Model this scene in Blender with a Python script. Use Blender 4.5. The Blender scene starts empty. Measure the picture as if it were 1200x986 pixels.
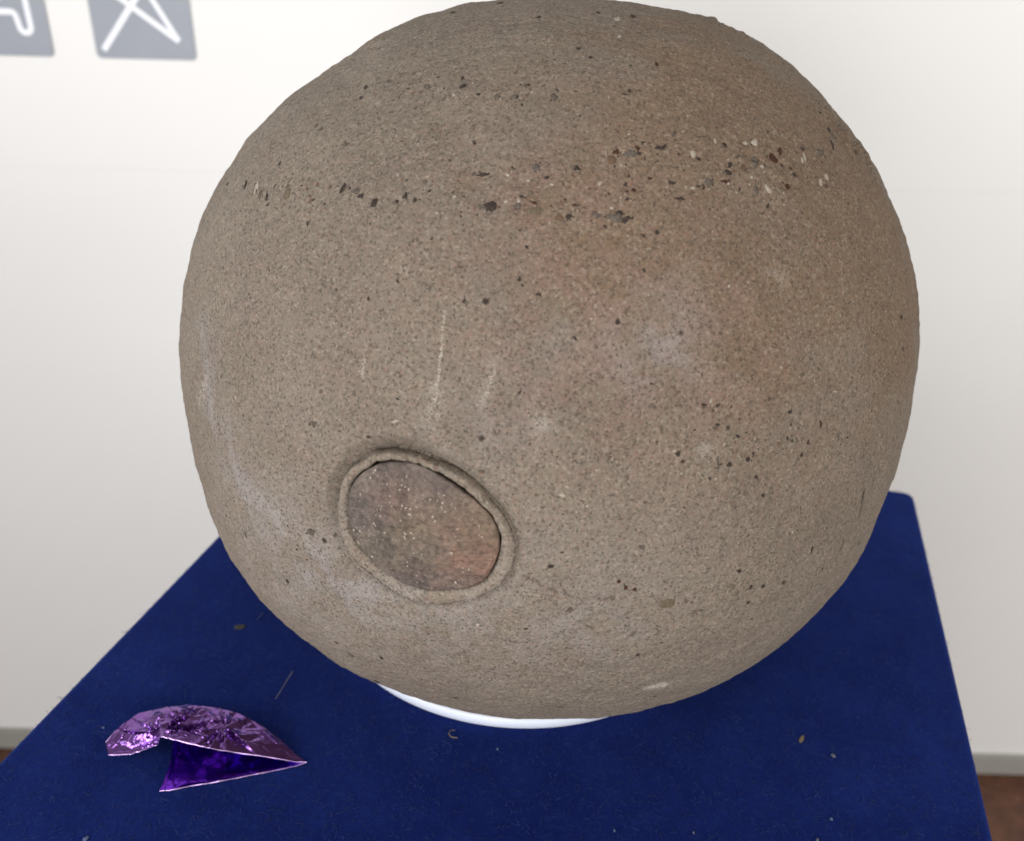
import bpy, math, random
import numpy as np
from mathutils import Vector, Matrix, noise as mnoise

random.seed(7); rng = np.random.default_rng(7)
scene = bpy.context.scene
C = scene.collection

# ------------------------------------------------------------------ camera
PW, PH, FPX = 1200.0, 986.0, 1064.0
CAM_H = 0.956
_dn = np.array([-53, -2007, -1064.0]); UP = -_dn / np.linalg.norm(_dn)
_fw = np.array([0, 0, -1.0]); YC = _fw - (_fw @ UP) * UP; YC /= np.linalg.norm(YC); XC = np.cross(YC, UP)
M = np.array([XC, YC, UP])                      # world = M @ camera
CAM = np.array([0, 0, CAM_H])
cd = bpy.data.cameras.new('camera'); cam = bpy.data.objects.new('camera', cd); C.objects.link(cam)
mw = Matrix([[*M[0], 0], [*M[1], 0], [*M[2], CAM_H], [0, 0, 0, 1]])
cam.matrix_world = mw
cd.sensor_fit = 'HORIZONTAL'; cd.sensor_width = 36; cd.lens = 36 * FPX / PW
cd.clip_start = 0.01; cd.clip_end = 100
cd.dof.use_dof = True; cd.dof.focus_distance = 0.30; cd.dof.aperture_fstop = 11
scene.camera = cam

# ------------------------------------------------------------------ light
world = bpy.data.worlds.new('World'); scene.world = world; world.use_nodes = True
bg = world.node_tree.nodes['Background']; bg.inputs[0].default_value = (1.0, 0.955, 0.90, 1); bg.inputs[1].default_value = 0.40
def area(name, loc, target, sx, sy, watts, col):
    l = bpy.data.lights.new(name, 'AREA'); l.shape = 'RECTANGLE'; l.size = sx; l.size_y = sy; l.energy = watts; l.color = col
    o = bpy.data.objects.new(name, l); C.objects.link(o); o.location = loc
    o.rotation_euler = (Vector(target) - Vector(loc)).to_track_quat('-Z', 'Y').to_euler(); return o
area('window_light', (-0.55, -1.5, 0.86), (0.0, 0.5, 0.78), 1.0, 0.9, 27, (1.0, 0.985, 0.985))
sw = area('side_window_light', (-1.25, -0.35, 1.22), (0.6, 0.85, 1.0), 0.7, 0.7, 3.4, (0.985, 0.99, 1.0)); sw.data.spread = math.radians(84)
area('right_fill_light', (1.5, -0.75, 1.25), (0.0, 0.6, 0.7), 0.6, 0.6, 14.5, (1.0, 0.97, 0.93))  # added fill that lifts the right-hand wall, no real lamp
vs = scene.view_settings
vs.view_transform = 'Standard'; vs.look = 'None'; vs.gamma = 1; vs.exposure = 0.0; vs.use_curve_mapping = False

# ------------------------------------------------------------------ helpers
def ray(x, y):
    d = M @ np.array([(x - PW / 2) / FPX, -(y - PH / 2) / FPX, -1.0]); return d / np.linalg.norm(d)
def on_z(x, y, z):                               # pixel -> point on the horizontal plane z
    d = ray(x, y); return CAM + d * ((z - CAM_H) / d[2])
WALL_Y = 0.85
def on_wall(x, y):
    d = ray(x, y); return CAM + d * (WALL_Y / d[1])

def link(name, me, mat=None, parent=None, loc=None):
    o = bpy.data.objects.new(name, me); C.objects.link(o)
    if mat and me is not None and not me.materials: me.materials.append(mat)
    if parent: o.parent = parent
    if loc is not None: o.location = loc
    return o
def mesh(verts, faces, smooth=False):
    me = bpy.data.meshes.new('m'); me.from_pydata([tuple(v) for v in verts], [], [tuple(int(i) for i in f) for f in faces])
    if smooth: me.polygons.foreach_set('use_smooth', [True] * len(me.polygons))
    me.update(); return me
def np_mesh(verts, quads, smooth=True):
    me = bpy.data.meshes.new('m'); n = len(verts); q = len(quads); k = quads.shape[1]
    me.vertices.add(n); me.vertices.foreach_set('co', np.ascontiguousarray(verts, np.float32).ravel())
    me.loops.add(q * k); me.loops.foreach_set('vertex_index', np.ascontiguousarray(quads, np.int32).ravel())
    me.polygons.add(q); me.polygons.foreach_set('loop_start', np.arange(0, q * k, k, dtype=np.int32))
    me.polygons.foreach_set('use_smooth', np.full(q, smooth)); me.update(calc_edges=True); me.validate(); return me
def tag(o, label, cat=None, group=None, kind=None):
    if label: o['label'] = label
    if cat: o['category'] = cat
    if group: o['group'] = group
    if kind: o['kind'] = kind
    return o
def empty(name, loc=(0, 0, 0)):
    o = bpy.data.objects.new(name, None); C.objects.link(o); o.location = loc; o.empty_display_size = .02; return o

class Mat:
    def __init__(s, name, rough=.8, metal=0., col=None):
        s.m = bpy.data.materials.new(name); s.m.use_nodes = True; s.t = s.m.node_tree
        s.b = s.t.nodes['Principled BSDF']; s.b.inputs['Roughness'].default_value = rough; s.b.inputs['Metallic'].default_value = metal
        if col: s.b.inputs['Base Color'].default_value = (*col, 1)
        s.co = s.n('ShaderNodeTexCoord').outputs['Object']
    def n(s, ty, **kw):
        nd = s.t.nodes.new(ty)
        for k, v in kw.items():
            if hasattr(nd, k): setattr(nd, k, v)
        return nd
    def l(s, a, b): s.t.links.new(a, b)
    def noise(s, scale, detail=2, rough=.5, dist=0., co=None):
        nd = s.n('ShaderNodeTexNoise'); nd.inputs['Scale'].default_value = scale; nd.inputs['Detail'].default_value = detail
        nd.inputs['Roughness'].default_value = rough; nd.inputs['Distortion'].default_value = dist
        s.l(co or s.co, nd.inputs['Vector']); return nd.outputs['Fac']
    def vor(s, scale, out='Distance', feature='F1', co=None, rnd=1.):
        nd = s.n('ShaderNodeTexVoronoi'); nd.feature = feature; nd.inputs['Scale'].default_value = scale; nd.inputs['Randomness'].default_value = rnd
        s.l(co or s.co, nd.inputs['Vector']); return nd.outputs[out]
    def ramp(s, src, stops, interp='LINEAR'):
        nd = s.n('ShaderNodeValToRGB'); nd.color_ramp.interpolation = interp; e = nd.color_ramp.elements
        while len(e) < len(stops): e.new(.5)
        for i, (p, c) in enumerate(stops):
            e[i].position = p; e[i].color = (*c, 1) if isinstance(c, tuple) else (c, c, c, 1)
        s.l(src, nd.inputs[0]); return nd.outputs[0]
    def mix(s, fac, a, b, mode='MIX'):
        nd = s.n('ShaderNodeMix'); nd.data_type = 'RGBA'; nd.blend_type = mode
        for v, i in ((fac, 0), (a, 6), (b, 7)):
            if isinstance(v, (int, float)): nd.inputs[i].default_value = v if i == 0 else (v, v, v, 1)
            elif isinstance(v, tuple): nd.inputs[i].default_value = (*v, 1)
            else: s.l(v, nd.inputs[i])
        return nd.outputs[2]
    def math(s, op, a, b=0.):
        nd = s.n('ShaderNodeMath'); nd.operation = op
        for v, i in ((a, 0), (b, 1)):
            if isinstance(v, (int, float)): nd.inputs[i].default_value = v
            else: s.l(v, nd.inputs[i])
        return nd.outputs[0]
    def attr(s, name):
        nd = s.n('ShaderNodeAttribute'); nd.attribute_name = name; return nd.outputs['Fac']
    def color(s, c): s.l(c, s.b.inputs['Base Color'])
    def bump(s, h, strength, dist, prev=None):
        nd = s.n('ShaderNodeBump'); nd.inputs['Strength'].default_value = strength; nd.inputs['Distance'].default_value = dist
        s.l(h, nd.inputs['Height'])
        if prev: s.l(prev, nd.inputs['Normal'])
        s.l(nd.outputs[0], s.b.inputs['Normal']); return nd.outputs[0]

# ------------------------------------------------------------------ materials
# wall: off-white painted board with faint roller texture
mw_ = Mat('white_wall_paint', .55)
mw_.color(mw_.mix(mw_.noise(6, 4, .6), (.80, .80, .785), (.84, .84, .828)))
mw_.bump(mw_.noise(420, 3, .6), .12, .0006)
M_WALL = mw_.m
ms_ = Mat('shaded_skirting', .5)
ms_.color(ms_.mix(ms_.noise(30, 3), (.29, .285, .26), (.36, .355, .325))); M_SKIRT = ms_.m  # shade at the foot of the wall is put into this grey
mf = Mat('brown_floor', .5)
g = mf.noise(60, 5, .65, .6)
mf.color(mf.ramp(g, [(.3, (.055, .022, .012)), (.55, (.12, .045, .022)), (.75, (.17, .075, .04))]))
mf.bump(g, .2, .001); M_FLOOR = mf.m
msg = Mat('grey_sign_print', .45)
msg.color(msg.mix(msg.noise(40, 3), (.27, .295, .345), (.30, .325, .37))); M_SIGN = msg.m
mln = Mat('white_sign_line', .45, col=(.86, .88, .95)); M_LINE = mln.m
M_RING = Mat('white_plastic', .4, col=(.74, .79, .88)).m

# felt
mfe = Mat('blue_felt', .95)
fb = mfe.noise(900, 4, .7); fl = mfe.ramp(mfe.noise(34, 6, .68), [(.34, 0.), (.66, 1.)]); fs = mfe.noise(260, 3, .6, 1.5)
c1 = mfe.mix(fl, (.0040, .0095, .085), (.0075, .017, .125))
c1 = mfe.mix(mfe.math('MULTIPLY', mfe.ramp(fs, [(.5, 0.), (.75, 1.)]), .45), c1, (.016, .034, .150))
c1 = mfe.mix(mfe.math('MULTIPLY', mfe.ramp(fb, [(.35, 1.), (.5, 0.)]), .45), c1, (.004, .006, .045))
mfe.color(c1); nb = mfe.bump(fs, .5, .0008); mfe.bump(fb, .5, .0004, nb)
mfe.b.inputs['Sheen Weight'].default_value = .30; mfe.b.inputs['Sheen Roughness'].default_value = .5
mfe.b.inputs['Sheen Tint'].default_value = (.16, .28, .90, 1); mfe.b.inputs['Specular IOR Level'].default_value = .0
M_FELT = mfe.m
mfu = Mat('blue_felt_fibre', .9); mfu.color(mfu.ramp(mfu.noise(60, 2), [(.35, (.006, .013, .085)), (.6, (.012, .028, .14)), (.78, (.035, .06, .20))])); M_FUZZ = mfu.m

# stone
def stone_material(name, tint=1.0):
    m = Mat(name, .93)
    g1 = m.noise(820, 4, .8); g2 = m.noise(2300, 2, .8); p1 = m.noise(13, 5, .62); p2 = m.noise(38, 4, .6); p3 = m.noise(95, 4, .65)
    base = m.ramp(p1, [(.30, (.172, .143, .113)), (.50, (.198, .165, .131)), (.70, (.216, .183, .150))])
    base = m.mix(m.math('MULTIPLY', m.ramp(p2, [(.50, 0.), (.68, 1.)]), .45), base, (.215, .165, .138))       # rosy blotches
    base = m.mix(m.math('MULTIPLY', m.ramp(p3, [(.52, 0.), (.66, 1.)]), .35), base, (.168, .150, .118))       # olive-grey flecks
    base = m.mix(m.math('MULTIPLY', m.attr('iron'), .85), base, (.178, .121, .079))                            # iron stain
    base = m.mix(m.math('MULTIPLY', m.attr('red'), .55), base, (.215, .140, .112))
    base = m.mix(m.math('MULTIPLY', m.attr('pale'), .8), base, (.275, .252, .245))                              # pale lavender bloom
    base = m.mix(m.attr('white'), base, (.56, .53, .47))                                                       # chalky scratches
    base = m.mix(m.attr('dark'), base, (.075, .058, .046))                                                     # cracks and joints
    # grains: dark, light and coloured sand
    kg = m.vor(1500, 'Color'); sep = m.n('ShaderNodeSeparateColor'); m.l(kg, sep.inputs[0])
    base = m.mix(m.math('MULTIPLY', m.ramp(sep.outputs[0], [(.70, 0.), (.95, 1.)]), .40), base, (.335, .29, .23))
    base = m.mix(m.math('MULTIPLY', m.ramp(sep.outputs[1], [(.72, 0.), (.97, 1.)]), .68), base, (.075, .059, .046))
    base = m.mix(m.math('MULTIPLY', m.ramp(sep.outputs[2], [(.84, 0.), (.98, 1.)]), .32), base, (.26, .13, .10))
    base = m.mix(1., base, m.ramp(g1, [(.28, .42), (.43, .92), (.60, 1.07), (.78, 1.36)]), 'MULTIPLY')
    base = m.mix(.7, base, m.ramp(g2, [(.3, .72), (.5, 1.), (.7, 1.24)]), 'MULTIPLY')
    # sparse dark pinholes
    v = m.vor(105, 'Distance'); sel = m.ramp(m.noise(33, 3), [(.55, 0.), (.62, 1.)])
    hole = m.math('MULTIPLY', m.ramp(v, [(.06, 1.), (.12, 0.)]), sel)
    base = m.mix(hole, base, (.04, .03, .024))
    if tint != 1.0: base = m.mix(1., base, (tint, tint, tint * .99), 'MULTIPLY')
    m.color(base); m.b.inputs['Specular IOR Level'].default_value = .25
    h = m.math('ADD', m.math('MULTIPLY', g1, 1.), m.math('MULTIPLY', g2, .6))
    h = m.math('SUBTRACT', h, m.math('MULTIPLY', hole, 1.2))
    nb = m.bump(p3, .35, .0014); rg = m.ramp(p2, [(.35, .35), (.65, 1.)]); h = m.math('MULTIPLY', h, rg); m.bump(h, .75, .0007, nb)
    return m.m
M_STONE = stone_material('sandstone'); M_RIM = stone_material('sandstone_rim', 1.10)

mi = Mat('inclusion_ironstone', .8)
pa = mi.noise(26, 4, .6); pb = mi.noise(70, 4, .6); pc = mi.noise(700, 3, .7)
ci = mi.ramp(pb, [(.35, (.075, .061, .054)), (.5, (.108, .086, .075)), (.68, (.150, .120, .099))])
ci = mi.mix(mi.math('MULTIPLY', mi.attr('red'), .85), ci, (.178, .102, .072))
ci = mi.mix(mi.math('MULTIPLY', mi.ramp(pa, [(.52, 0.), (.66, 1.)]), .5), ci, (.140, .112, .072))
ci = mi.mix(.9, ci, mi.ramp(pc, [(.3, .5), (.5, 1.), (.7, 1.4)]), 'MULTIPLY'); ci = mi.mix(.8, ci, mi.ramp(mi.noise(190, 4, .7), [(.32, .62), (.5, 1.), (.68, 1.35)]), 'MULTIPLY')
mi.color(ci); nb = mi.bump(pb, .5, .0016); mi.bump(pc, .7, .0007, nb); M_INCL = mi.m

def peb(name, a, b, scale):
    m = Mat(name, .85); m.b.inputs['Specular IOR Level'].default_value = .2
    m.color(m.ramp(m.noise(scale, 4, .75), [(.36, a), (.66, b)])); m.bump(m.noise(scale * 1.5, 3), .6, .0005); return m.m
PEBC = {'k': ('dark_chert', (.020, .014, .011), (.070, .054, .045)), 'g': ('grey_chert', (.045, .036, .029), (.175, .145, .118)),
        'b': ('brown_chert', (.085, .050, .031), (.170, .112, .076)), 'r': ('red_black_chert', (.030, .012, .008), (.085, .036, .022)),
        'w': ('pale_quartz', (.28, .24, .19), (.42, .37, .31)), 'o': ('ochre_clay', (.095, .072, .045), (.165, .13, .092))}
M_PEB = {k: peb(v[0], v[1], v[2], 2.3) for k, v in PEBC.items()}; M_GRIT = {k: peb(v[0] + '_grit', v[1], v[2], 650) for k, v in PEBC.items()}

# foil
mfo = Mat('purple_foil', .16, 1.0); mfo.color(mfo.mix(mfo.noise(120, 3), (.19, .085, .32), (.25, .12, .40)))
mfo.bump(mfo.noise(300, 2, .5, .8), .10, .0004); M_FOIL = mfo.m
mfi = Mat('purple_foil_inside', .2, 1.0); mfi.color(mfi.mix(mfi.noise(160, 3), (.16, .03, .62), (.24, .05, .80)))
mfi.bump(mfi.noise(300, 3, .6, .8), .3, .0006); M_FOILIN = mfi.m
M_EDGE_SHINE = Mat('foil_edge_shine', .35, 1.0, (.60, .40, .76)).m  # lighter than the foil, so the shine of its edges is put into the colour

# ------------------------------------------------------------------ setting: floor and wall
def box(x0, x1, y0, y1, z0, z1):
    v = [(x, y, z) for z in (z0, z1) for y in (y0, y1) for x in (x0, x1)]
    return mesh(v, [(0, 2, 3, 1), (4, 5, 7, 6), (0, 1, 5, 4), (2, 6, 7, 3), (0, 4, 6, 2), (1, 3, 7, 5)])
fl_ = link('floor', mesh([(-2, -1.6, 0), (2, -1.6, 0), (2, WALL_Y + .03, 0), (-2, WALL_Y + .03, 0)], [(0, 1, 2, 3)]), M_FLOOR)
tag(fl_, 'brown floor at the foot of the white wall', kind='structure')
SEAM = on_wall(120, 198)[2]
wall = empty('wall', (0, WALL_Y, 0)); tag(wall, 'plain white painted wall of two boards with a faint joint', kind='structure')
def bevel_box(x0, x1, y0, y1, z0, z1, w=.0008):
    import bmesh
    me = box(x0, x1, y0, y1, z0, z1); bm = bmesh.new(); bm.from_mesh(me)
    bmesh.ops.bevel(bm, geom=bm.edges[:], offset=w, segments=2, affect='EDGES', profile=.6); bm.to_mesh(me); bm.free(); return me
link('wall_panel', bevel_box(-2, 2, 0, .02, SEAM + .00004, 1.85, .00016), M_WALL, wall)
link('wall_panel', bevel_box(-2, 2, 0, .02, .0, SEAM - .00004, .00016), M_WALL, wall)
link('skirting', bevel_box(-2, 2, -.006, -.0005, .001, .034, .002), M_SKIRT, wall)

# ------------------------------------------------------------------ wall signs (flat grey tiles with white line drawings)
def rounded_plate(w, h, r, t, seg=8):
    pts = []
    for cx_, cz_, a0 in ((w - r, r, -90), (w - r, h - r, 0), (r, h - r, 90), (r, r, 180)):
        for i in range(seg + 1):
            a = math.radians(a0 + 90 * i / seg); pts.append((cx_ + r * math.cos(a), cz_ + r * math.sin(a)))
    n = len(pts); v = [(x, 0, z) for x, z in pts] + [(x, -t, z) for x, z in pts]
    return mesh(v, [list(range(n - 1, -1, -1))][0:0] + [tuple(range(n))[::1]] + [tuple(range(2 * n - 1, n - 1, -1))] + [(i, n + i, n + (i + 1) % n, (i + 1) % n) for i in range(n)])
def stroke(pts, w, y0, y1, rnd=True):
    """flat raised line of width w along a polyline in x,z"""
    out = []; P = [np.array(p, float) for p in pts]; L = []; Rr = []
    for i, p in enumerate(P):
        a = P[max(i - 1, 0)]; b = P[min(i + 1, len(P) - 1)]
        t1 = (p - a) if i else (b - p); t2 = (b - p) if i < len(P) - 1 else (p - a)
        t1 = t1 / np.linalg.norm(t1); t2 = t2 / np.linalg.norm(t2); t = t1 + t2; t /= np.linalg.norm(t)
        nrm = np.array([-t[1], t[0]]); k = 1 / max(.45, float(nrm @ np.array([-t1[1], t1[0]])))
        L.append(p + nrm * w / 2 * k); Rr.append(p - nrm * w / 2 * k)
    n = len(P); v = [(q[0], y1, q[1]) for q in L] + [(q[0], y1, q[1]) for q in Rr] + [(q[0], y0, q[1]) for q in L] + [(q[0], y0, q[1]) for q in Rr]
    fcs = []
    for i in range(n - 1):
        fcs += [(i, n + i, n + i + 1, i + 1), (i, i + 1, 2 * n + i + 1, 2 * n + i), (n + i, 3 * n + i, 3 * n + i + 1, n + i + 1)]
    fcs += [(0, 2 * n, 3 * n, n), (n - 1, 2 * n - 1, 4 * n - 1, 3 * n - 1)]
    return mesh(v, fcs)
sB = on_wall(115, 68); sBr = on_wall(231, 70); SW = sBr[0] - sB[0]; SZ = sB[2]
def sign(x0, label, strokes):
    t = empty('pictogram_sign', (x0, WALL_Y - .0004, SZ)); tag(t, label, 'sign', 'grey pictogram tiles on the wall')
    link('tile', rounded_plate(SW, SW * 1.05, .0045, .0007), M_SIGN, t)
    for k, (pts, w) in enumerate(strokes):
        q = [(p[0] - x0, p[1] - SZ) for p in pts]
        link('line', stroke(q, w, -.0005, -.0010 - .0001 * k), M_LINE, t)
def wpx(*pp): return [(float(on_wall(*p)[0]), float(on_wall(*p)[2])) for p in pp]
def arc_join(a, b, c, r=.0035, n=6):               # round the corner at b
    a, b, c = map(np.array, (a, b, c)); p = b + (a - b) / np.linalg.norm(a - b) * r; q = b + (c - b) / np.linalg.norm(c - b) * r
    return [tuple((1 - t) ** 2 * p + 2 * t * (1 - t) * b + t * t * q) for t in np.linspace(0, 1, n)]
gap = sB[0] - on_wall(65, 67)[0]
LW = .0049
# first tile: outline of legs in one line, running up out of the frame
l1 = wpx((-46, 13), (17.5, 13.5), (24, 32), (37, 31), (28.5, -6), (30.6, 31.2))
ar = (l1[3][0] - l1[2][0]) / 2; ac = ((l1[2][0] + l1[3][0]) / 2, l1[5][1])
pth = [l1[0]] + arc_join(l1[0], l1[1], l1[2], .0048, 9)
pth += [(ac[0] + ar * math.cos(a), ac[1] + ar * math.sin(a)) for a in np.linspace(math.pi * 1.02, math.pi * 1.98, 14)] + [l1[4], (l1[4][0] - .001, l1[4][1] + .028)]
x1 = on_wall(65, 67)[0] - SW
pl = [(2 * (x1 + SW * .5) - p[0], p[1]) for p in pth]
sign(x1, 'grey wall tile with a white rounded-leg outline drawing', [(pth, LW)])
l2 = wpx((122.5, 58.5), (154.5, 6)); e = (l2[1][0] + (l2[1][0] - l2[0][0]) * 1.1, l2[1][1] + (l2[1][1] - l2[0][1]) * 1.1)
l3 = wpx((143, -1), (210.5, 48.5), (178, -2)); d1 = (l3[0][0] - (l3[1][0] - l3[0][0]) * .18, l3[0][1] - (l3[1][1] - l3[0][1]) * .18)
d2 = (l3[2][0] + (l3[2][0] - l3[1][0]) * .45, l3[2][1] + (l3[2][1] - l3[1][1]) * .45)
sign(sB[0], 'grey wall tile with crossing straight white lines like an open star', [([l2[0], e], LW * 1.05), ([d1, l3[1]], LW * .95), ([l3[1], d2], LW * .9)])

# ------------------------------------------------------------------ the plinth
R0 = .15
AX = np.array([0.03386384, 0.9103261, -0.41250411]); AX /= np.linalg.norm(AX)
AL = math.radians(22.0775); DIST = R0 / math.sin(AL); SC = CAM + AX * DIST
ZC = .124
TOP = SC[2] - ZC
yaw = -math.radians(14.3)
ex = np.array([math.cos(yaw), math.sin(yaw), 0]); ey = np.array([-math.sin(yaw), math.cos(yaw), 0])
br = on_z(1071, 577, TOP); PWID = float((br - on_z(126, 759, TOP)) @ ex)
pc_ = br - ex * PWID / 2 - ey * PWID / 2; pc_[2] = 0
plinth = empty('display_plinth', tuple(pc_)); plinth.rotation_euler = (0, 0, yaw)
tag(plinth, 'square display plinth covered in dark blue felt under the round stone', 'plinth')
def felt_block(w, h, rad=.005):
    import bmesh
    bm = bmesh.new(); a = w / 2
    me = box(-a, a, -a, a, .001, h); bm.from_mesh(me)
    vert = [e for e in bm.edges if abs(e.verts[0].co.z - e.verts[1].co.z) > .1]
    bmesh.ops.bevel(bm, geom=vert, offset=.006, segments=5, affect='EDGES', profile=.5)
    top = [e for e in bm.edges if e.verts[0].co.z > h - 1e-4 and e.verts[1].co.z > h - 1e-4]
    bmesh.ops.bevel(bm, geom=top, offset=.0035, segments=5, affect='EDGES', profile=.5)
    bm.to_mesh(me); bm.free()
    me.polygons.foreach_set('use_smooth', [True] * len(me.polygons)); me.update(); return me
blk = link('felt_cover', felt_block(PWID, TOP), M_FELT, plinth)
wn = blk.modifiers.new('wn', 'WEIGHTED_NORMAL')
# loose fuzz on the felt: short fine fibres on the top and along its edges
def fuzz(n):
    a = PWID / 2 - .0015
    xy = rng.uniform(-a, a, (n, 2)); k = int(n * .02)
    side = rng.integers(0, 3, k); s = rng.uniform(-a, a, k); e_ = a + rng.uniform(-.0012, .0012, k)
    xy[:k] = np.where(side[:, None] == 0, np.c_[e_, s], np.where(side[:, None] == 1, np.c_[-e_, s], np.c_[s, e_]))
    L = rng.uniform(.0010, .0034, n); th = rng.uniform(0, 2 * np.pi, n); lift = rng.uniform(.0001, .0006, n); lift[:k] *= 1.3
    cur = rng.uniform(-.9, .9, n); w = rng.uniform(.00004, .00009, n)
    z0 = np.full(n, TOP - .0001); z0[:k] -= rng.uniform(.0000, .0010, k)
    segs = 4; V = []
    for j in range(segs + 1):
        t = j / segs; an = th + cur * (t - .5)
        px_ = xy[:, 0] + L * (t - .5) * np.cos(an); py_ = xy[:, 1] + L * (t - .5) * np.sin(an); pz_ = z0 + lift * np.sin(np.pi * (.1 + .8 * t)) + .00012
        nx, ny = -np.sin(an) * w, np.cos(an) * w
        V.append(np.c_[px_ + nx, py_ + ny, pz_]); V.append(np.c_[px_ - nx, py_ - ny, pz_ + .00004])
    V = np.stack(V, 1)
    b = (np.arange(n) * (2 * segs + 2))[:, None, None]; q = np.array([[2 * j, 2 * j + 1, 2 * j + 3, 2 * j + 2] for j in range(segs)])[None]
    return np_mesh(V.reshape(-1, 3), (b + q).reshape(-1, 4))
fz = link('felt_fuzz', fuzz(17000), M_FUZZ, plinth); fz['kind'] = 'stuff'

# ------------------------------------------------------------------ support ring
ring_c = np.array([SC[0] - .0070, SC[1] + .0030, TOP])
def lathe(prof, seg=160):
    v = []; n = len(prof)
    for i in range(seg):
        a = 2 * math.pi * i / seg
        for r, z in prof: v.append((r * math.cos(a), r * math.sin(a), z))
    f_ = []
    for i in range(seg):
        j = (i + 1) % seg
        for k in range(n): f_.append((i * n + k, j * n + k, j * n + (k + 1) % n, i * n + (k + 1) % n))
    return mesh(v, f_, True)
RO = .0948
ring = link('support_ring', lathe([(RO - .0012, .0003), (RO, .0012), (RO, .0048), (RO - .0004, .0056), (RO - .0012, .006), (RO - .0024, .006), (.0880, .0018), (.086, .0003)]), M_RING, loc=tuple(ring_c))
tag(ring, 'white plastic ring holding up the round stone on the felt', 'ring')

# ------------------------------------------------------------------ the stone ball
SIL = [(213,359),(218,319),(227.5,279),(240,242),(262,205),(284,172),(317,134),(336,115.5),(361,99),(387,84),(416,64),(449,38.5),(504,18),(548,8),(603,1),(706,1),(761,8),(823,18),(849,29),(875,40),(900,53),(933,79),(963,110),(988,141),(1018,181.5),(1036,216),(1058,264),(1069,304),(1076,344),(1077.5,388),(1074.5,432),(1067,476),(1058,520),(1047,557),(1032,593),(1007,656),(981,692),(955,721),(926,749),(889,776),(849,798),(805,817),(761,829.5),(713,839),(651,841),(613,841),(553,835),(507,823),(473,813),(447,803),(405,784),(365,756),(328,729),(295,692),(273,659),(255,626),(240,579),(227.5,535),(218,483),(213,447),(209,399)]
E1 = np.cross(AX, np.array([0, 0, 1.0])); E1 /= np.linalg.norm(E1); E2 = np.cross(E1, AX)
_r = np.array([ray(*p) for p in SIL]); _phi = np.arctan2(_r @ E2, _r @ E1); _s = DIST * np.sin(np.arccos(np.clip(_r @ AX, -1, 1))) / R0
_o = np.argsort(_phi); _phi = _phi[_o]; _s = _s[_o]
_phi3 = np.r_[_phi - 2 * np.pi, _phi, _phi + 2 * np.pi]; _s3 = np.r_[_s, _s, _s]
grid = np.linspace(-np.pi, np.pi, 721); _g = np.interp(grid, _phi3, _s3)
ker = np.exp(-.5 * (np.arange(-12, 13) / 4.0) ** 2); ker /= ker.sum()
_g = np.convolve(np.r_[_g[-13:-1], _g, _g[1:13]], ker, 'valid')
def radius(d):
    """distance from the stone's centre to its surface along unit directions d (n,3)"""
    ca = d @ AX; sa2 = 1 - ca ** 2; phi = np.arctan2(d @ E2, d @ E1)
    s = np.interp(phi, grid, _g); r = R0 * (1 + (s - 1) * np.clip(sa2, 0, 1) ** 1.0)
    zmin = -(ZC - .0035)                                             # flat worn underside, inside the ring
    lim = np.where(d[:, 2] < -.3, zmin / np.minimum(d[:, 2], -.3), 9.)
    return np.minimum(r, lim)
def on_stone(x, y):
    d = ray(x, y); tt = float(d @ (SC - CAM)) - R0 * .6
    for _ in range(40):
        p = CAM + d * tt - SC; n = np.linalg.norm(p); h = n - radius((p / n)[None])[0]
        tt += h * .8
        if abs(h) < 1e-7: break
    return CAM + d * tt
def sdir(x, y):
    p = on_stone(x, y) - SC; return p / np.linalg.norm(p)

crop = lambda pts: [(360 + a / 4.107, 490 + b / 4.107) for a, b in pts]
IN = crop([(440,215),(550,235),(640,285),(730,350),(800,400),(870,460),(915,530),(925,620),(900,710),(850,790),(760,830),(640,835),(540,830),(480,810),(400,765),(320,700),(250,630),(205,540),(195,440),(205,340),(260,265),(340,225)])
OUT = crop([(430,165),(540,188),(640,235),(740,290),(830,360),(905,430),(965,500),(1005,600),(1005,690),(965,780),(900,840),(800,888),(680,912),(560,910),(450,875),(350,810),(270,745),(200,660),(152,570),(137,440),(162,310),(222,230),(310,182)])
PO = sdir(478, 618)                                                   # pole of the patch = middle of the oval
P1 = np.cross(PO, np.array([0, 0, 1.0])); P1 /= np.linalg.norm(P1); P2 = np.cross(P1, PO)
def polar(pts):
    d = np.array([sdir(*p) for p in pts]); th = np.arccos(np.clip(d @ PO, -1, 1)); ph = np.arctan2(d @ P2, d @ P1)
    o = np.argsort(ph); ph = ph[o]; th = th[o]
    g_ = np.linspace(-np.pi, np.pi, 721); v = np.interp(g_, np.r_[ph - 2 * np.pi, ph, ph + 2 * np.pi], np.r_[th, th, th])
    k = np.exp(-.5 * (np.arange(-24, 25) / 9.0) ** 2); k /= k.sum()
    return g_, np.convolve(np.r_[v[-25:-1], v, v[1:25]], k, 'valid')
gp, THI = polar(IN); _, THO = polar(OUT)
NSEG = 1100
PHI = np.linspace(-np.pi, np.pi, NSEG, endpoint=False)
thi = np.interp(PHI, gp, THI); tho = np.interp(PHI, gp, THO)
def fbm(d, scale, octs=3):
    """cheap smooth noise from sums of random plane waves (vectorised)"""
    out = np.zeros(len(d)); r_ = np.random.default_rng(int(scale * 10)); amp = 1.
    for o in range(octs):
        for _ in range(9):
            k = r_.normal(size=3) * scale * 2 ** o; out += amp * np.sin(d @ k + r_.uniform(0, 6.28)) / 3
        amp *= .55
    return out
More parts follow.
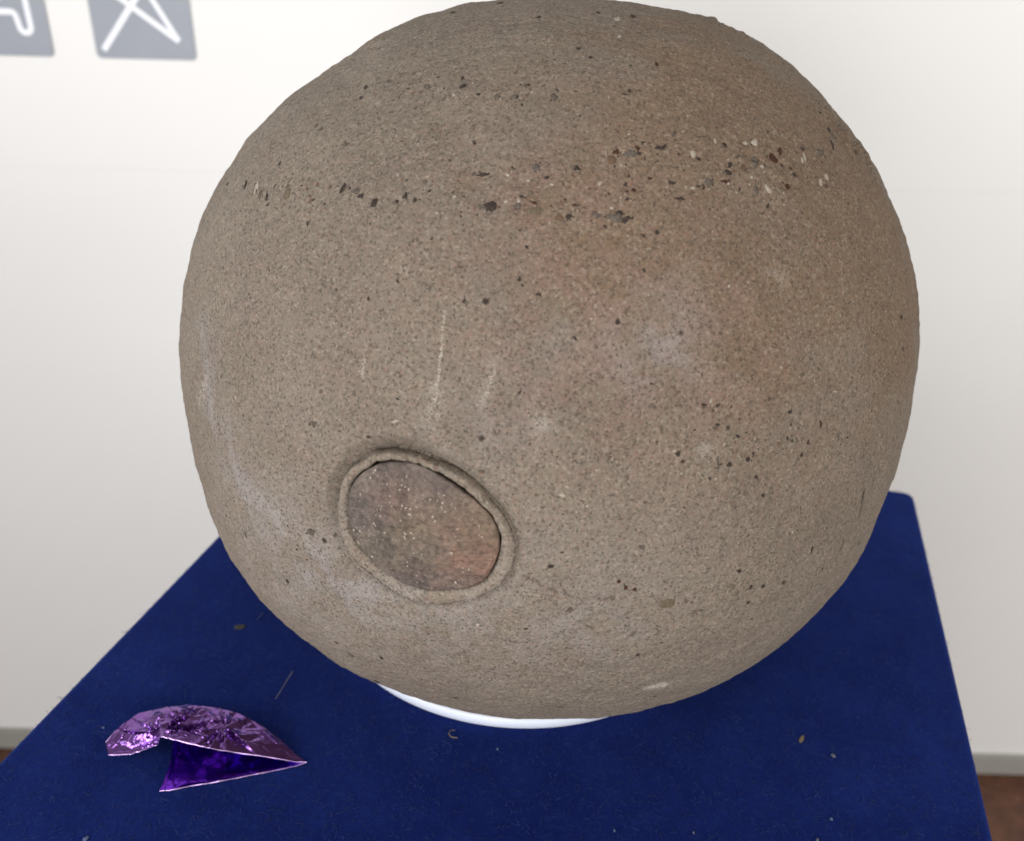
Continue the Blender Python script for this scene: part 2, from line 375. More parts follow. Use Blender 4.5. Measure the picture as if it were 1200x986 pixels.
# depth profile round the oval: t measured in metres outside the rim's outer edge
UL = np.cos(PHI - np.arctan2(sdir(440, 530) @ P2, sdir(440, 530) @ P1))             # 1 on the upper-left side, -1 on the lower right
def body_dirs(th):                                                                  # th (rings, NSEG)
    st, ct = np.sin(th), np.cos(th)
    return ct[..., None] * PO + st[..., None] * (np.cos(PHI)[None, :, None] * P1 + np.sin(PHI)[None, :, None] * P2)
gw = .0030 + .0010 * UL                                                             # groove width
gd = np.maximum(.0003, .0016 + .0020 * UL)                                                             # groove depth
rings = []; drop = []
for q in np.linspace(.02, .93, 14): rings.append(tho * q); drop.append(np.full(NSEG, .0065))     # socket floor under the inset
for q in np.linspace(0, 1, 9)[1:]:                                                   # up out of the groove
    rings.append(tho * .93 + q * (tho * .07 + 0 * tho)); drop.append(.0065 + (gd - .0065) * q)
for q in np.linspace(0, 1, 22)[1:]:
    rings.append(tho + q * gw / R0 * 1.35)
    e_ = np.clip((q - .12) / .88, 0, 1); prof = (1 - e_) ** 1.5
    drop.append(gd * prof + .0006 * (1 - q))
last = rings[-1]
m1 = 150
for q in np.linspace(0, 1, m1)[1:]: rings.append(last + q * (.85 - last)); drop.append(.0006 * np.exp(-((q * (.85 - last)) / .10) ** 2) * 0 + 0 * last)
for a_ in np.linspace(.85, np.pi - .01, 470)[1:]: rings.append(np.full(NSEG, a_)); drop.append(np.zeros(NSEG))
TH = np.array(rings); DR = np.array(drop)
d_ = body_dirs(TH).reshape(-1, 3)
rad = radius(d_)
near = np.exp(-np.clip((TH - tho[None]) * R0 / .012, 0, 30) ** 1.5).reshape(-1) * (TH > tho[None]).reshape(-1)
# bedding ledges near the top and right of the ball, over gentle relief
LEDGES = [(sdir(985, 148), .055, .0011), (sdir(1010, 178), .035, .0013), (sdir(848, 27), .05, .0012), (sdir(905, 190), .05, .0005), (sdir(430, 60), .06, .0006)]
def relief(d):
    out = .00022 * fbm(d, 22, 3) + .00010 * fbm(d, 120, 3); st_ = np.clip(fbm(d, 60, 3) * .9, -1, 1)
    for pd, w_, a_ in LEDGES: out = out + a_ * np.exp(-np.sum((d - pd) ** 2, 1) / (2 * w_ ** 2)) * st_
    return out * np.clip((d[:, 2] + .72) * 12, 0, 1)
rad = rad + relief(d_) - DR.reshape(-1) - .0010 * near
co = d_ * rad[:, None]
nr = TH.shape[0]
i0 = np.arange(nr - 1)[:, None] * NSEG; j0 = np.arange(NSEG)[None]; j1 = (j0 + 1) % NSEG
quads = np.stack([i0 + j0, i0 + NSEG + j0, i0 + NSEG + j1, i0 + j1], -1).reshape(-1, 4)
ball = empty('stone_ball', (SC[0], SC[1], TOP)); tag(ball, 'large round brown sandstone boulder with an oval inset on its side', 'stone')
OFF = np.array([0, 0, ZC])
body_me = np_mesh(co + OFF, quads)

# colour masks with shapes of their own (mineral staining, bloom, scratches, cracks)
def blob(dd, x, y, w, amp=1.):
    return amp * np.exp(-np.sum((dd - sdir(x, y)) ** 2, 1) / (2 * w ** 2))
def polyline(dd, pts, w, amp=1., jag=0., scale=90):
    P = np.array([sdir(*p) for p in pts]); best = np.full(len(dd), 9.)
    sel = np.where((dd @ P.mean(0)) > .8)[0]; D = dd[sel]
    if jag: D = D + jag * np.stack([fbm(D, scale, 2), fbm(D, scale * 1.3, 2), fbm(D, scale * 1.7, 2)], 1) / 2
    b = best[sel]
    for a, c in zip(P[:-1], P[1:]):
        ab = c - a; t = np.clip(((D - a) @ ab) / (ab @ ab), 0, 1); b = np.minimum(b, np.linalg.norm(D - a - t[:, None] * ab, axis=1))
    best[sel] = b; return amp * np.exp(-(best / w) ** 2)
def masks(dd):
    n1 = np.clip(.5 + .35 * fbm(dd, 14, 4), 0, 1); n2 = np.clip(.5 + .5 * fbm(dd, 34, 3), 0, 1); n3 = np.clip(.5 + .6 * fbm(dd, 160, 2), 0, 1)
    iron = blob(dd, 950, 200, .34, 1.0) + blob(dd, 820, 120, .22, .5) + blob(dd, 830, 250, .2, .45) + blob(dd, 1040, 330, .22, .5) + blob(dd, 860, 380, .13, .45) + blob(dd, 740, 290, .12, .4)
    iron = np.clip(iron * (.45 + .9 * n1), 0, 1)
    iron += blob(dd, 622, 246, .022, .9) * (.5 + n3) + blob(dd, 545, 212, .014, .5) + blob(dd, 960, 195, .03, .5)
    red = (blob(dd, 700, 330, .18, .55) + blob(dd, 830, 430, .16, .65) + blob(dd, 660, 440, .1, .45) + blob(dd, 620, 215, .1, .5) + blob(dd, 500, 300, .15, .25)) * np.clip(n2 * 1.5 - .25, 0, 1)
    pale = polyline(dd, [(238, 390), (248, 450), (262, 510), (292, 575), (330, 625), (375, 665), (430, 700)], .055, .75, .02, 20) * (.25 + n2)
    pale += blob(dd, 770, 405, .06, .7) * (.3 + n2) + blob(dd, 655, 405, .03, .2) + blob(dd, 560, 500, .08, .3) * n2 + blob(dd, 700, 740, .10, .35) * n2 + blob(dd, 560, 740, .16, .30) * n2 + blob(dd, 330, 660, .16, .55) * n2 + blob(dd, 640, 495, .02, .15) + blob(dd, 490, 720, .09, .35) * n2
    white = polyline(dd, [(512, 455), (508, 478), (506, 490)], .022, .22, .004, 120) * n3
    white += polyline(dd, [(578, 433), (574, 450), (568, 470)], .014, .22, .004, 90) * n3 + polyline(dd, [(240, 447), (233, 472)], .02, .30) * n3 + blob(dd, 912, 322, .02, .25) * n3 + blob(dd, 826, 527, .010, .3) + blob(dd, 636, 497, .012, .25)
    white += polyline(dd, [(761, 806), (768, 805), (778, 803)], .012, .8)
    dark = polyline(dd, [(612, 676), (625, 681), (645, 691), (658, 696), (672, 699), (688, 703), (705, 702), (720, 699)], .0042, .75, .003, 80) * np.clip(n3 * 1.6, 0, 1)
    dark += polyline(dd, [(812, 718), (823, 716)], .006, .8)
    return [np.clip(a, 0, 1) for a in (iron, red, pale, white, dark)]
mk = masks(d_)
for nm, arr in zip(('iron', 'red', 'pale', 'white', 'dark'), mk):
    at = body_me.attributes.new(nm, 'FLOAT', 'POINT'); at.data.foreach_set('value', arr.astype(np.float32))
body = link('body', body_me, M_STONE, ball)

# raised rim round the oval: closed ring section
cs = [(0.00, .0060), (0.00, .0025), (.01, .0009), (.06, .0003), (.22, -.0002), (.55, -.0006), (.80, -.0003), (.93, .0004), (1.0, .0022), (1.0, .0060)]
rv = []
wob = fbm(np.c_[np.cos(PHI), np.sin(PHI), 0 * PHI], 6, 4)
for q, dp in cs:
    th_ = thi + .0003 / R0 + (tho - thi - .0003 / R0) * q + (.00048 / R0) * wob * (1 if q in (0, 1.) else .6)
    dd = body_dirs(th_[None])[0]; rr = radius(dd) - (dp + .0006 - .0003 * UL) + .00018 * fbm(dd, 60, 2) + .00022 * fbm(dd, 190, 2)
    rv.append(dd * rr[:, None])
rv = np.array(rv); nc = len(cs)
i0 = (np.arange(nc) * NSEG)[:, None]; i1 = (((np.arange(nc) + 1) % nc) * NSEG)[:, None]
rq = np.stack([i0 + j0, i1 + j0, i1 + j1, i0 + j1], -1).reshape(-1, 4)
rme = np_mesh(rv.reshape(-1, 3) + OFF, rq)
dd = rv.reshape(-1, 3); dd = dd / np.linalg.norm(dd, axis=1)[:, None]
for nm, arr in zip(('iron', 'red', 'pale', 'white', 'dark'), masks(dd)):
    at = rme.attributes.new(nm, 'FLOAT', 'POINT'); at.data.foreach_set('value', (arr * (1 if nm != 'dark' else .3)).astype(np.float32))
rim = link('rim', rme, M_RIM, ball); rim['label'] = 'raised grey rim round the oval inset'

# the oval ironstone inset
iv = []; qs = [1.0, 1.0, .999, .99, .972] + list(np.linspace(.955, .002, 90)); dps = [.0060, .0025, .0006, .0001, .0000]
for k, q in enumerate(qs):
    th_ = (thi - .00005 / R0 + .00010 / R0 * fbm(np.c_[np.cos(PHI), np.sin(PHI), 0 * PHI], 14, 3)) * q; dd = body_dirs(th_[None])[0]
    dp = dps[k] if k < 5 else -.0001 - .0009 * (1 - q ** 2)
    iv.append(dd * (radius(dd) - dp - .0001 + (.00026 * fbm(dd, 30, 3) + .00016 * fbm(dd, 130, 2) + .00007 * fbm(dd, 420, 2) if k > 1 else 0))[:, None])
iv = np.array(iv); ni = len(qs); i0 = (np.arange(ni - 1) * NSEG)[:, None]
iq = np.stack([i0 + j0, i0 + j1, i0 + NSEG + j1, i0 + NSEG + j0], -1).reshape(-1, 4)
ime = np_mesh(iv.reshape(-1, 3) + OFF, iq)
dd = iv.reshape(-1, 3); dd = dd / np.linalg.norm(dd, axis=1)[:, None]
rd = np.clip(blob(dd, 562, 655, .075, 1.1) * (.5 + np.clip(.5 + .5 * fbm(dd, 40, 3), 0, 1)) + blob(dd, 465, 585, .04, .45), 0, 1)
at = ime.attributes.new('red', 'FLOAT', 'POINT'); at.data.foreach_set('value', rd.astype(np.float32))
inc = link('oval_inset', ime, M_INCL, ball); inc['label'] = 'smooth oval purple-brown ironstone inset with white specks'

# pebbles set in the stone
def ico(sub, jit, seed):
    import bmesh
    bm = bmesh.new(); bmesh.ops.create_icosphere(bm, subdivisions=sub, radius=1); r_ = random.Random(seed)
    pl_ = []
    for _ in range(11):
        n_ = Vector((r_.gauss(0, 1), r_.gauss(0, 1), r_.gauss(0, .8))).normalized(); pl_.append((n_, r_.uniform(.62, 1.0)))
    for v in bm.verts:
        d = v.co.normalized(); k = 1.12
        for n_, h_ in pl_:
            c_ = d.dot(n_)
            if c_ > .05: k = min(k, h_ / c_)
        v.co = d * k * (1 + r_.uniform(-jit, jit) * .9)
    me = bpy.data.meshes.new('m'); bm.to_mesh(me); bm.free(); return me
protos = {}
def pebble_mesh(c, k):
    if (c, k) not in protos:
        me = ico(2, .16, k * 7 + 1); me.materials.append(M_PEB[c]); me.polygons.foreach_set('use_smooth', [False] * len(me.polygons)); protos[(c, k)] = me
    return protos[(c, k)]
def frame_at(x, y, ang):
    p = on_stone(x, y); n = sdir(x, y)
    cr = M @ np.array([math.cos(ang), math.sin(ang), 0]); t = cr - (cr @ n) * n; t /= np.linalg.norm(t); b = np.cross(n, t)
    return p, n, t, b
cnt = 0
def pebble(x, y, w, h, ang=0, c='k', proud=.5):
    """w, h in photograph pixels on the stone face, ang counter-clockwise in degrees"""
    global cnt
    p, n, t, b = frame_at(x, y, math.radians(ang)); p = p + n * relief(n[None])[0]; dep = np.linalg.norm(p - CAM); k = dep / FPX / 2
    view = (CAM - p) / dep; fs_ = max(.35, float(view @ n))
    sx, sy = w * k, h * k / (fs_ if abs(math.sin(math.radians(ang))) < .7 else 1); sx *= 1.12; sy *= 1.12; sz = min(sx, sy) * .38
    o = link('pebble', pebble_mesh(c, cnt % 9), None, ball); cnt += 1
    q = p - n * sz * (1 - proud) - SC + OFF
    o.matrix_local = Matrix([[t[0] * sx, b[0] * sy, n[0] * sz, q[0]], [t[1] * sx, b[1] * sy, n[1] * sz, q[1]], [t[2] * sx, b[2] * sy, n[2] * sz, q[2]], [0, 0, 0, 1]])
PEB = [(403,220,13,8,65,'k'),(418,225,10,7,40,'g'),(424,230,9,4,-10,'k'),(438,237,10,9,0,'k'),(464,237,6,6,60,'k'),(474,230,7,5,20,'k'),(486,234,5,5,0,'k'),(498,214,6,6,30,'g'),
 (567,204,15,6,5,'k'),(555,204,5,7,70,'g'),(574,241,17,12,25,'k'),(566,243,10,6,10,'g'),(628,195,12,10,0,'g'),(601,197,5,6,60,'k'),(675,198,8,6,20,'k'),(667,254,9,6,15,'k'),(654,255,12,8,0,'b'),
 (612,231,7,4,-20,'k'),(627,238,6,5,0,'r'),(624,246,26,10,8,'o'),(608,242,12,7,0,'g'),(674,240,8,4,0,'r'),(661,234,4,3,0,'k'),
 (723,177,9,6,5,'r'),(718,187,12,9,0,'b'),(738,180,14,9,0,'g'),(749,180,6,4,-10,'k'),(747,174,6,4,-20,'r'),(754,168,6,4,0,'k'),(773,173,8,4,0,'k'),(780,170,6,4,20,'k'),(790,158,5,6,0,'g'),
 (720,255,19,11,-12,'g'),(726,251,9,7,-40,'k'),(731,259,8,6,-10,'k'),(737,256,9,4,-5,'k'),(700,252,10,6,-25,'g'),(709,265,5,4,0,'k'),(770,272,6,4,20,'k'),(754,276,5,5,40,'k'),
 (733,216,5,5,0,'k'),(735,224,5,3,0,'r'),(743,223,6,4,0,'r'),(762,209,7,3,15,'r'),(797,234,12,3,0,'k'),
 (850,170,7,6,-20,'k'),(907,183,15,7,-5,'r'),(914,179,6,6,0,'r'),(870,198,16,9,75,'b'),(884,192,12,12,0,'g'),(855,194,9,6,50,'k'),(853,203,11,5,-20,'k'),(850,213,9,4,-15,'r'),(831,214,11,9,0,'g'),(825,219,6,4,70,'k'),
 (886,220,10,8,0,'g'),(902,223,8,9,40,'w'),(887,222,4,4,0,'w'),(874,167,9,7,0,'w'),(884,167,8,6,0,'w'),(812,181,8,7,0,'w'),(837,166,5,5,0,'w'),(923,219,7,5,-10,'r'),(930,206,5,4,0,'k'),
 (942,181,6,8,0,'w'),(940,188,6,4,0,'w'),(968,208,7,7,0,'w'),(961,212,6,7,0,'w'),(962,178,9,7,-40,'g'),(976,170,6,5,0,'k'),(972,152,5,4,0,'k'),(978,160,9,4,-20,'g'),(997,165,5,5,0,'k'),(1005,179,7,5,-50,'g'),
 (543,103,8,6,-10,'k'),(502,102,8,5,20,'g'),(614,100,9,4,0,'g'),(602,113,11,5,8,'g'),(649,114,9,8,0,'g'),(582,113,7,6,0,'g'),(429,103,5,4,0,'k'),(423,114,5,4,0,'k'),(653,105,3,3,0,'k'),(521,117,7,3,0,'g'),
 (556,168,6,4,0,'k'),(544,352,6,7,0,'k'),(608,328,5,6,0,'k'),(630,345,7,3,0,'k'),(723,378,6,6,0,'k'),(825,475,5,4,0,'k'),(764,450,5,3,0,'k'),(770,519,5,4,0,'k'),(795,532,7,6,0,'k'),(800,540,6,5,0,'k'),(841,545,8,6,0,'g'),(853,544,6,5,0,'k'),(876,539,7,5,30,'k'),(882,532,5,5,0,'k'),(853,502,4,5,0,'k'),
 (927,483,6,4,0,'k'),(963,497,5,6,0,'k'),(983,510,6,6,0,'g'),(939,532,5,5,0,'k'),(928,517,5,4,0,'k'),(947,519,5,3,20,'k'),(895,582,4,4,0,'k'),(1052,472,5,9,60,'g'),(1008,600,5,16,0,'g'),
 (784,707,19,10,5,'o'),(866,669,7,4,10,'k'),(860,688,8,6,30,'o'),(864,695,7,7,0,'o'),(880,689,6,4,30,'k'),(667,715,8,5,50,'g'),(645,664,7,4,-10,'k'),(733,689,5,5,0,'r'),(744,691,5,4,0,'r'),(725,682,4,5,0,'r'),(737,672,0,0,0,''),
 (366,497,8,6,0,'g'),(287,218,5,5,0,'k'),(266,216,4,6,60,'k'),(300,224,9,9,0,'w'),(305,229,6,5,0,'g'),(313,232,5,5,0,'k'),(336,227,14,7,15,'o'),(404,171,6,5,0,'g'),(376,152,7,4,0,'g'),(360,261,4,5,0,'k'),(587,3.5,9,3,0,'k'),(531,16,8,4,0,'k'),(444,57,5,4,0,'k'),(631,21,6,4,0,'k'),(742,21,7,4,0,'k'),(700,15,6,3,0,'k'),(692,68,4,4,0,'k'),(678,57,5,4,0,'k'),(732,111,5,4,15,'k'),(738,107,4,4,0,'k'),(770,76,5,4,0,'r'),(724,24,8,6,0,'w'),(726,43,5,5,0,'w'),
 (441,799,9,4,-10,'k'),(410,767,10,4,-15,'g'),(447,772,5,3,0,'k'),(533,819,5,3,0,'k'),(655,829,10,3,-4,'g'),(287,627,6,4,0,'g'),(363,624,9,5,0,'g'),(240,380,6,5,60,'g'),(336,681,4,4,0,'k'),(952,645,4,5,0,'k'),(987,639,5,7,0,'g'),(886,560,4,4,0,'k'),(754,642,7,7,0,'g')]
RAG = []
for P_ in PEB:
    if not P_[5]: continue
    pebble(*P_)
    if P_[5] in 'kgr':
        for _ in range(2 + (P_[2] > 7) * 3):                       # crumbly edge round each dark pebble
            a_ = random.uniform(0, 6.28); x_, y_ = P_[0] + math.cos(a_) * P_[2] * .55, P_[1] - math.sin(a_) * max(P_[3], 4) * .55
            if math.hypot((x_ - 643) / 430, (y_ - 421) / 416) < .98: s_ = random.uniform(.00018, .00042); RAG.append((sdir(x_, y_), s_ * 1.4, s_, s_ * .4, random.uniform(0, 3), -s_ * .1))

# finer grit, too small to pick out one by one
def grit(items, sub=1, on_body=True):
    base = ico(sub, .2, 99); bv = np.empty(len(base.vertices) * 3, np.float32); base.vertices.foreach_get('co', bv); bv = bv.reshape(-1, 3)
    bf = np.array([list(p.vertices) for p in base.polygons]); V = []; F = []
    for k, (d, sx, sy, sz, an, lift) in enumerate(items):
        t = np.cross(d, [0.3, 0.2, 1]); t /= np.linalg.norm(t); b = np.cross(d, t); t, b = t * math.cos(an) + b * math.sin(an), b * math.cos(an) - t * math.sin(an)
        p = d * (radius(d[None])[0] + (relief(d[None])[0] if on_body else 0) + lift)
        V.append(p + bv[:, :1] * sx * t + bv[:, 1:2] * sy * b + bv[:, 2:] * sz * d + OFF); F.append(bf + k * len(bv))
    return np_mesh(np.concatenate(V), np.concatenate(F), False)
def scatter(n, bands):
    out = []
    while len(out) < n:
        if bands and random.random() < .62:
            cx_, cy_, sx, sy = random.choice(bands); x, y = random.gauss(cx_, sx), random.gauss(cy_, sy)
        else:
            x, y = random.uniform(215, 1070), random.uniform(5, 835)
        dx, dy = (x - 643) / 430, (y - 421) / 416
        if dx * dx + dy * dy > .97: continue
        d = sdir(x, y); th = math.acos(float(d @ PO)); ph = math.atan2(float(d @ P2), float(d @ P1))
        if th < np.interp(ph, gp, THO) + .03: continue
        s = random.choice([.0003, .00038, .00045, .00055, .0008]) * random.uniform(.7, 1.15)
        out.append((d, s * random.uniform(.9, 1.5), s * random.uniform(.6, 1), s * .4, random.uniform(0, 3.14), -s * .10))
    return out
BANDS = [(620, 215, 130, 26), (800, 205, 90, 30), (880, 195, 60, 22), (560, 108, 110, 9), (850, 520, 70, 30), (620, 230, 90, 20), (960, 190, 40, 26), (330, 225, 40, 10), (760, 170, 60, 18)]
for nm, cnt_, mt_, bd in (('dark_grit', 330, 'k', BANDS), ('brown_grit', 280, 'b', BANDS), ('pale_grit', 110, 'w', BANDS[:6])):
    o = link(nm, grit(scatter(cnt_, bd) + (RAG if nm == 'dark_grit' else [])), M_GRIT[mt_], ball); o['kind'] = 'stuff'
# chalky scratches: thin crusts of pale grains along a line
def chalk(lines):
    it = []
    for pts, n, wd, sz in lines:
        P = np.array(pts, float); sl = np.r_[0, np.cumsum(np.hypot(*(P[1:] - P[:-1]).T))]
        for _ in range(n):
            q = random.uniform(0, sl[-1]); q = q if random.random() < .6 else random.gauss(.62, .2) * sl[-1]
            x_, y_ = np.interp(q, sl, P[:, 0]) + random.gauss(0, wd), np.interp(q, sl, P[:, 1]) + random.gauss(0, .5)
            s_ = sz * random.uniform(.7, 1.5); it.append((sdir(x_, y_), s_ * 1.3, s_ * .8, s_ * .35, random.uniform(0, 3), 0))
    return grit(it)
sc_ = link('chalk_scratch', chalk([([(522, 364), (518, 385), (519, 402), (516, 420), (515, 437), (512, 452), (510, 468)], 120, 1.1, .00026), ([(513, 455), (509, 475), (506, 491)], 40, 3, .00024),
    ([(578, 433), (574, 450), (568, 470)], 40, 1.6, .00026), ([(426, 420), (424, 443)], 26, 1.0, .00026), ([(460, 494), (468, 493)], 12, 1.2, .00035), ([(240, 447), (233, 472)], 26, 2, .00026),
    ([(974, 458), (979, 460)], 9, 1.5, .0003), ([(760, 806), (768, 805), (779, 802)], 40, 1.8, .0004)]), M_GRIT['w'], ball); sc_['kind'] = 'stuff'
# white specks in the oval inset
items = []
while len(items) < 230:
    a_ = random.uniform(-math.pi, math.pi); q = random.random() ** .62 * .95; th = np.interp(a_, gp, THI) * q
    d = math.cos(th) * PO + math.sin(th) * (math.cos(a_) * P1 + math.sin(a_) * P2)
    s = random.choice([.00016, .0002, .0002, .00025, .0003, .0004, .0005]) * random.uniform(.8, 1.1)
    items.append((d, s * random.uniform(.9, 1.4), s * random.uniform(.7, 1), s * .25, random.uniform(0, 3), +.0001 + .0009 * (1 - q * q) - .0001))
o = link('white_speck', grit(items, on_body=False), M_GRIT['w'], inc); o['kind'] = 'stuff'

# ------------------------------------------------------------------ the foil wrapper
def curve(pts, n):                                    # resample pixel+height polyline to n 3D points by arc length of the pixels
    P = np.array(pts, float); s = np.r_[0, np.cumsum(np.hypot(*(P[1:, :2] - P[:-1, :2]).T))]; s /= s[-1]
    tt = np.linspace(0, 1, n); Q = np.stack([np.interp(tt, s, P[:, k]) for k in range(3)], 1)
    return np.array([on_z(q[0], q[1], TOP + q[2] * .001) for q in Q])
NS, NT = 150, 46
BACK = [(124,870,4),(130,862.5,5),(142.5,850,5.5),(162.5,836,6),(195,829,6),(222.5,826,6),(255,830,5),(280,836,4.5),(307.5,851,4),(332.5,870,2.6),(346,884,1.8),(358,892.5,1.2)]
FRONT = [(127.5,885,2.5),(154,884.5,3.5),(185,872.5,9),(187.5,863,13.5),(240,876,11),(275,882,7.5),(315,887.5,4.5),(346,893,2),(359.5,893.2,1.4)]
LOW = [(187,927,.9),(200,926,.7),(225,921,.7),(262,915,.7),(307,906,.7),(347,898,.8),(359.5,893.2,1.0)]
foil_o = on_z(235, 895, TOP)
foil = empty('foil_wrapper', tuple(foil_o)); tag(foil, 'crumpled shiny purple foil sweet wrapper folded open on the blue felt', 'wrapper')
Bc, Fc, Lc = curve(BACK, NS), curve(FRONT, NS), curve(LOW, NS)
def facet(u, v, seed, n_u, n_v, tilt):
    """height of a sheet broken into flat tilted panels with sharp creases between them (u, v run 0..1)"""
    x = u * n_u; y = v * n_v; best = (9, 0, 0, None); sec = 9
    for a in range(int(x) - 1, int(x) + 2):
        for b in range(int(y) - 1, int(y) + 2):
            r_ = random.Random(a * 7919 + b * 104729 + seed); px_, py_ = a + r_.random(), b + r_.random(); g1_, g2_, h0 = r_.uniform(-1, 1), r_.uniform(-1, 1), r_.uniform(-.35, .35)
            d = (x - px_) ** 2 + (y - py_) ** 2
            if d < best[0]: sec = best[0]; best = (d, x - px_, y - py_, (g1_, g2_, h0))
            elif d < sec: sec = d
    gap_ = math.sqrt(sec) - math.sqrt(best[0]); g1_, g2_, h0 = best[3]
    return tilt * (g1_ * best[1] + g2_ * best[2] + h0) * min(1, gap_ / .22)
def spokes(seed, n):                                        # irregular alternating ridges round a hub: sorted angles with heights
    r_ = random.Random(seed); a = sorted(r_.uniform(-math.pi, math.pi) for _ in range(n)); h = [(1 if k % 2 else -1) * r_.uniform(.3, 1) for k in range(n)]
    return np.r_[a[-1] - 2 * math.pi, a, a[0] + 2 * math.pi], np.r_[h[-1], h, h[0]]
HUBS = [(on_z(262, 852, TOP + .008), spokes(4, 26), .016), (on_z(190, 860, TOP + .011), spokes(8, 44), .022), (on_z(215, 845, TOP + .009), spokes(15, 22), .012)]
def radial(p):
    z = 0.
    for hb, (aa, hh), reach in HUBS:
        dx, dy = p[0] - hb[0], p[1] - hb[1]; r = math.hypot(dx, dy)
        z += np.interp(math.atan2(dy, dx), aa, hh) * min(1, r / .006) * math.exp(-(r / reach) ** 2)
    return z
def sheet(A, Bq, bulge, amp, seed, clamp, lobe=0.):
    V = []
    for i in range(NS):
        for j in range(NT):
            t = j / (NT - 1); u = i / (NS - 1)
            p = A[i] * (1 - t) + Bq[i] * t
            edge = min(1, 4 * t * (1 - t) * 1.4); send = min(1, i / 5, (NS - 1 - i) / 22)
            if not lobe: p = p + np.array([.0034, 0, 0]) * math.sin(math.pi * t) * max(0, 1 - u / .3)       # hollow left edge of the lower leaf
            z = bulge * math.sin(math.pi * t) * math.sin(math.pi * min(1, .12 + .88 * u)) * send
            uu = u + .10 * (t - .5) * math.sin(u * 9 + seed)
            h = .55 * facet(uu, t, seed, 8, 2.5, 1.) + .35 * facet(uu + .3 * (t - .5), t * .9, seed + 5, 15, 2.2, 1.)
            if lobe: h += .85 * radial(p)
            z += amp * h * (.3 + .7 * edge) * send
            p = p + np.array([0, 0, z]); p[2] = max(p[2], TOP + clamp); V.append(p - foil_o)
    F = []
    for i in range(NS - 1):
        for j in range(NT - 1):
            a, b, c, d = i * NT + j, (i + 1) * NT + j, (i + 1) * NT + j + 1, i * NT + j + 1
            F += [(a, b, c), (a, c, d)] if (i * 7 + j * 3) % 2 else [(a, b, d), (b, c, d)]
    return V, F
V, F = sheet(Bc, Fc, .0012, .0018, 3, .0008, 1)
up = link('top_fold', mesh(V, F), M_FOIL, foil); so = up.modifiers.new('t', 'SOLIDIFY'); so.thickness = .00012; so.offset = 0
frontline = [np.array(V[i * NT + NT - 1]) for i in range(NS)]; backline = [np.array(V[i * NT]) for i in range(NS)]
# lower leaf: from its lip on the felt back to the fold
Bl = np.array([Bc[int(48 + (NS - 1 - 48) * i / (NS - 1))] for i in range(NS)]) - np.array([0, 0, .0012])
V2, F2 = sheet(Lc, Bl, -.0035, .0012, 11, .0005)
lo = link('bottom_fold', mesh(V2, F2), M_FOILIN, foil); so = lo.modifiers.new('t', 'SOLIDIFY'); so.thickness = .00012; so.offset = 0
lowline = [np.array(V2[i * NT]) for i in range(NS)]
def tube(pts, r, seg=6, seed=0):
    v = []; f_ = []; P = [np.array(p) for p in pts]; n = len(P); r_ = random.Random(seed)
    for i, p in enumerate(P):
        t = P[min(i + 1, n - 1)] - P[max(i - 1, 0)]; t = t / (np.linalg.norm(t) + 1e-12); a = np.cross(t, [0, 0, 1.]); a /= np.linalg.norm(a) + 1e-9; b = np.cross(a, t)
        rr = (r(i / (n - 1)) if callable(r) else r) * (.8 + .35 * math.sin(i * .21 + seed) * math.sin(i * .087 + 2)) * r_.uniform(.93, 1.07)
        for k in range(seg):
            an = 2 * math.pi * k / seg; v.append(p + rr * (math.cos(an) * a + math.sin(an) * b))
    for i in range(n - 1):
        for k in range(seg): f_.append((i * seg + k, i * seg + (k + 1) % seg, (i + 1) * seg + (k + 1) % seg, (i + 1) * seg + k))
    f_ += [tuple(range(seg - 1, -1, -1)), tuple(range((n - 1) * seg, n * seg))]
    return mesh(v, f_)
link('edge_shine', tube(frontline, .00021, seed=1), M_EDGE_SHINE, foil); link('edge_shine', tube(lowline, .00024, seed=2), M_EDGE_SHINE, foil)  # thin light beads added to imitate glints along the foil edges
link('edge_shine', tube(backline[:12], .00022, seed=3), M_EDGE_SHINE, foil)

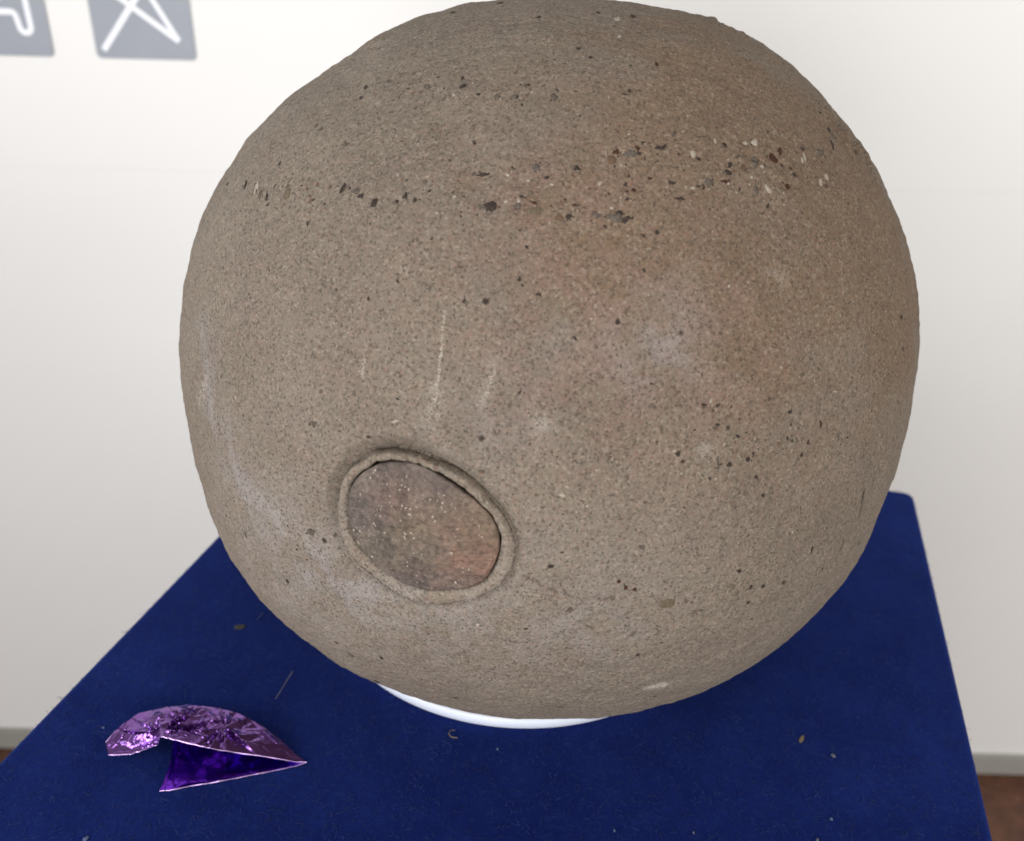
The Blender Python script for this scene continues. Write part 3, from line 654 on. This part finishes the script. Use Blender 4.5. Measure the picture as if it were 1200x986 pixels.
# ------------------------------------------------------------------ lint and crumbs lying on the felt
def fibre_mat(name, c): return Mat(name, .8, col=c).m
M_HAIR = fibre_mat('straw_hair', (.20, .19, .17)); M_LINT = fibre_mat('pale_lint', (.13, .14, .17)); M_CRUMB = fibre_mat('dark_crumb', (.035, .034, .030)); M_TAN = fibre_mat('tan_lint', (.17, .13, .075)); M_BLUE = fibre_mat('blue_grey_lint', (.09, .13, .24))
def strand(name, label, pts, r, mat, group=None, cat='lint'):
    P = [on_z(x, y, TOP + z * .001) for x, y, z in pts]; o0 = P[0].copy(); o0[2] = TOP
    Q = []
    for a, b in zip(P[:-1], P[1:]): Q += [a + (b - a) * t for t in (0, .33, .66)]
    Q.append(P[-1]); o = link(name, tube([q - o0 for q in Q], r, 5, 4), mat, loc=tuple(o0)); tag(o, label, cat, group); return o
strand('stray_hair', 'short straight straw-coloured fibre lying on the felt beside the foil', [(323, 819, .4), (330, 808, .9), (337, 796, 1.0), (343, 787, .6)], .00022, M_HAIR)
strand('curled_fibre', 'small curled tan fibre on the felt in front of the white ring', [(533, 856, .5), (528, 856, .9), (526, 860, .9), (529, 864, .7), (536, 865, .4)], .0003, M_TAN)
strand('lint_thread', 'tiny pale thread on the felt next to the stone', [(301, 727, .4), (305, 722, .6), (308, 718, .4)], .00022, M_LINT)
def crumb(name, label, x, y, w, h, mat, group=None, z=.35):
    p = on_z(x, y, TOP + .0003); k = np.linalg.norm(p - CAM) / FPX / 2; me = ico(2, .22, int(x)); me.materials.append(mat)
    o = link(name, me, None, loc=tuple(p)); o.scale = (w * k, h * k * 1.4, max(.0003, min(w, h) * k * z)); o.rotation_euler = (0, 0, x % 3); o.scale *= .8; tag(o, label, 'lint', group); return o
c_ = crumb('dark_crumb', 'small dark olive crumb on the felt beside the stone', 281, 735, 15, 7, M_CRUMB, z=.15); c_.rotation_euler = (0, 0, .05)
for x, y, w, h, mt_ in [(977, 886, 7, 4, M_LINT), (974, 960, 5, 3, M_BLUE), (958, 985, 7, 3, M_LINT), (813, 976, 3, 3, M_LINT), (100, 983, 8, 4, M_BLUE), (583, 878, 4, 3, M_BLUE), (121, 853, 4, 3, M_BLUE), (720, 974, 3, 4, M_BLUE)]:
    crumb('lint_speck', 'tiny pale speck of lint on the blue felt', x, y, w, h, mt_, 'lint specks on the blue felt')
c_ = crumb('tan_lint', 'tan flake of lint on the felt right of the white ring', 940, 866, 14, 4, M_TAN, z=.4)
c_['label'] = 'largest tan flake of lint on the blue felt'
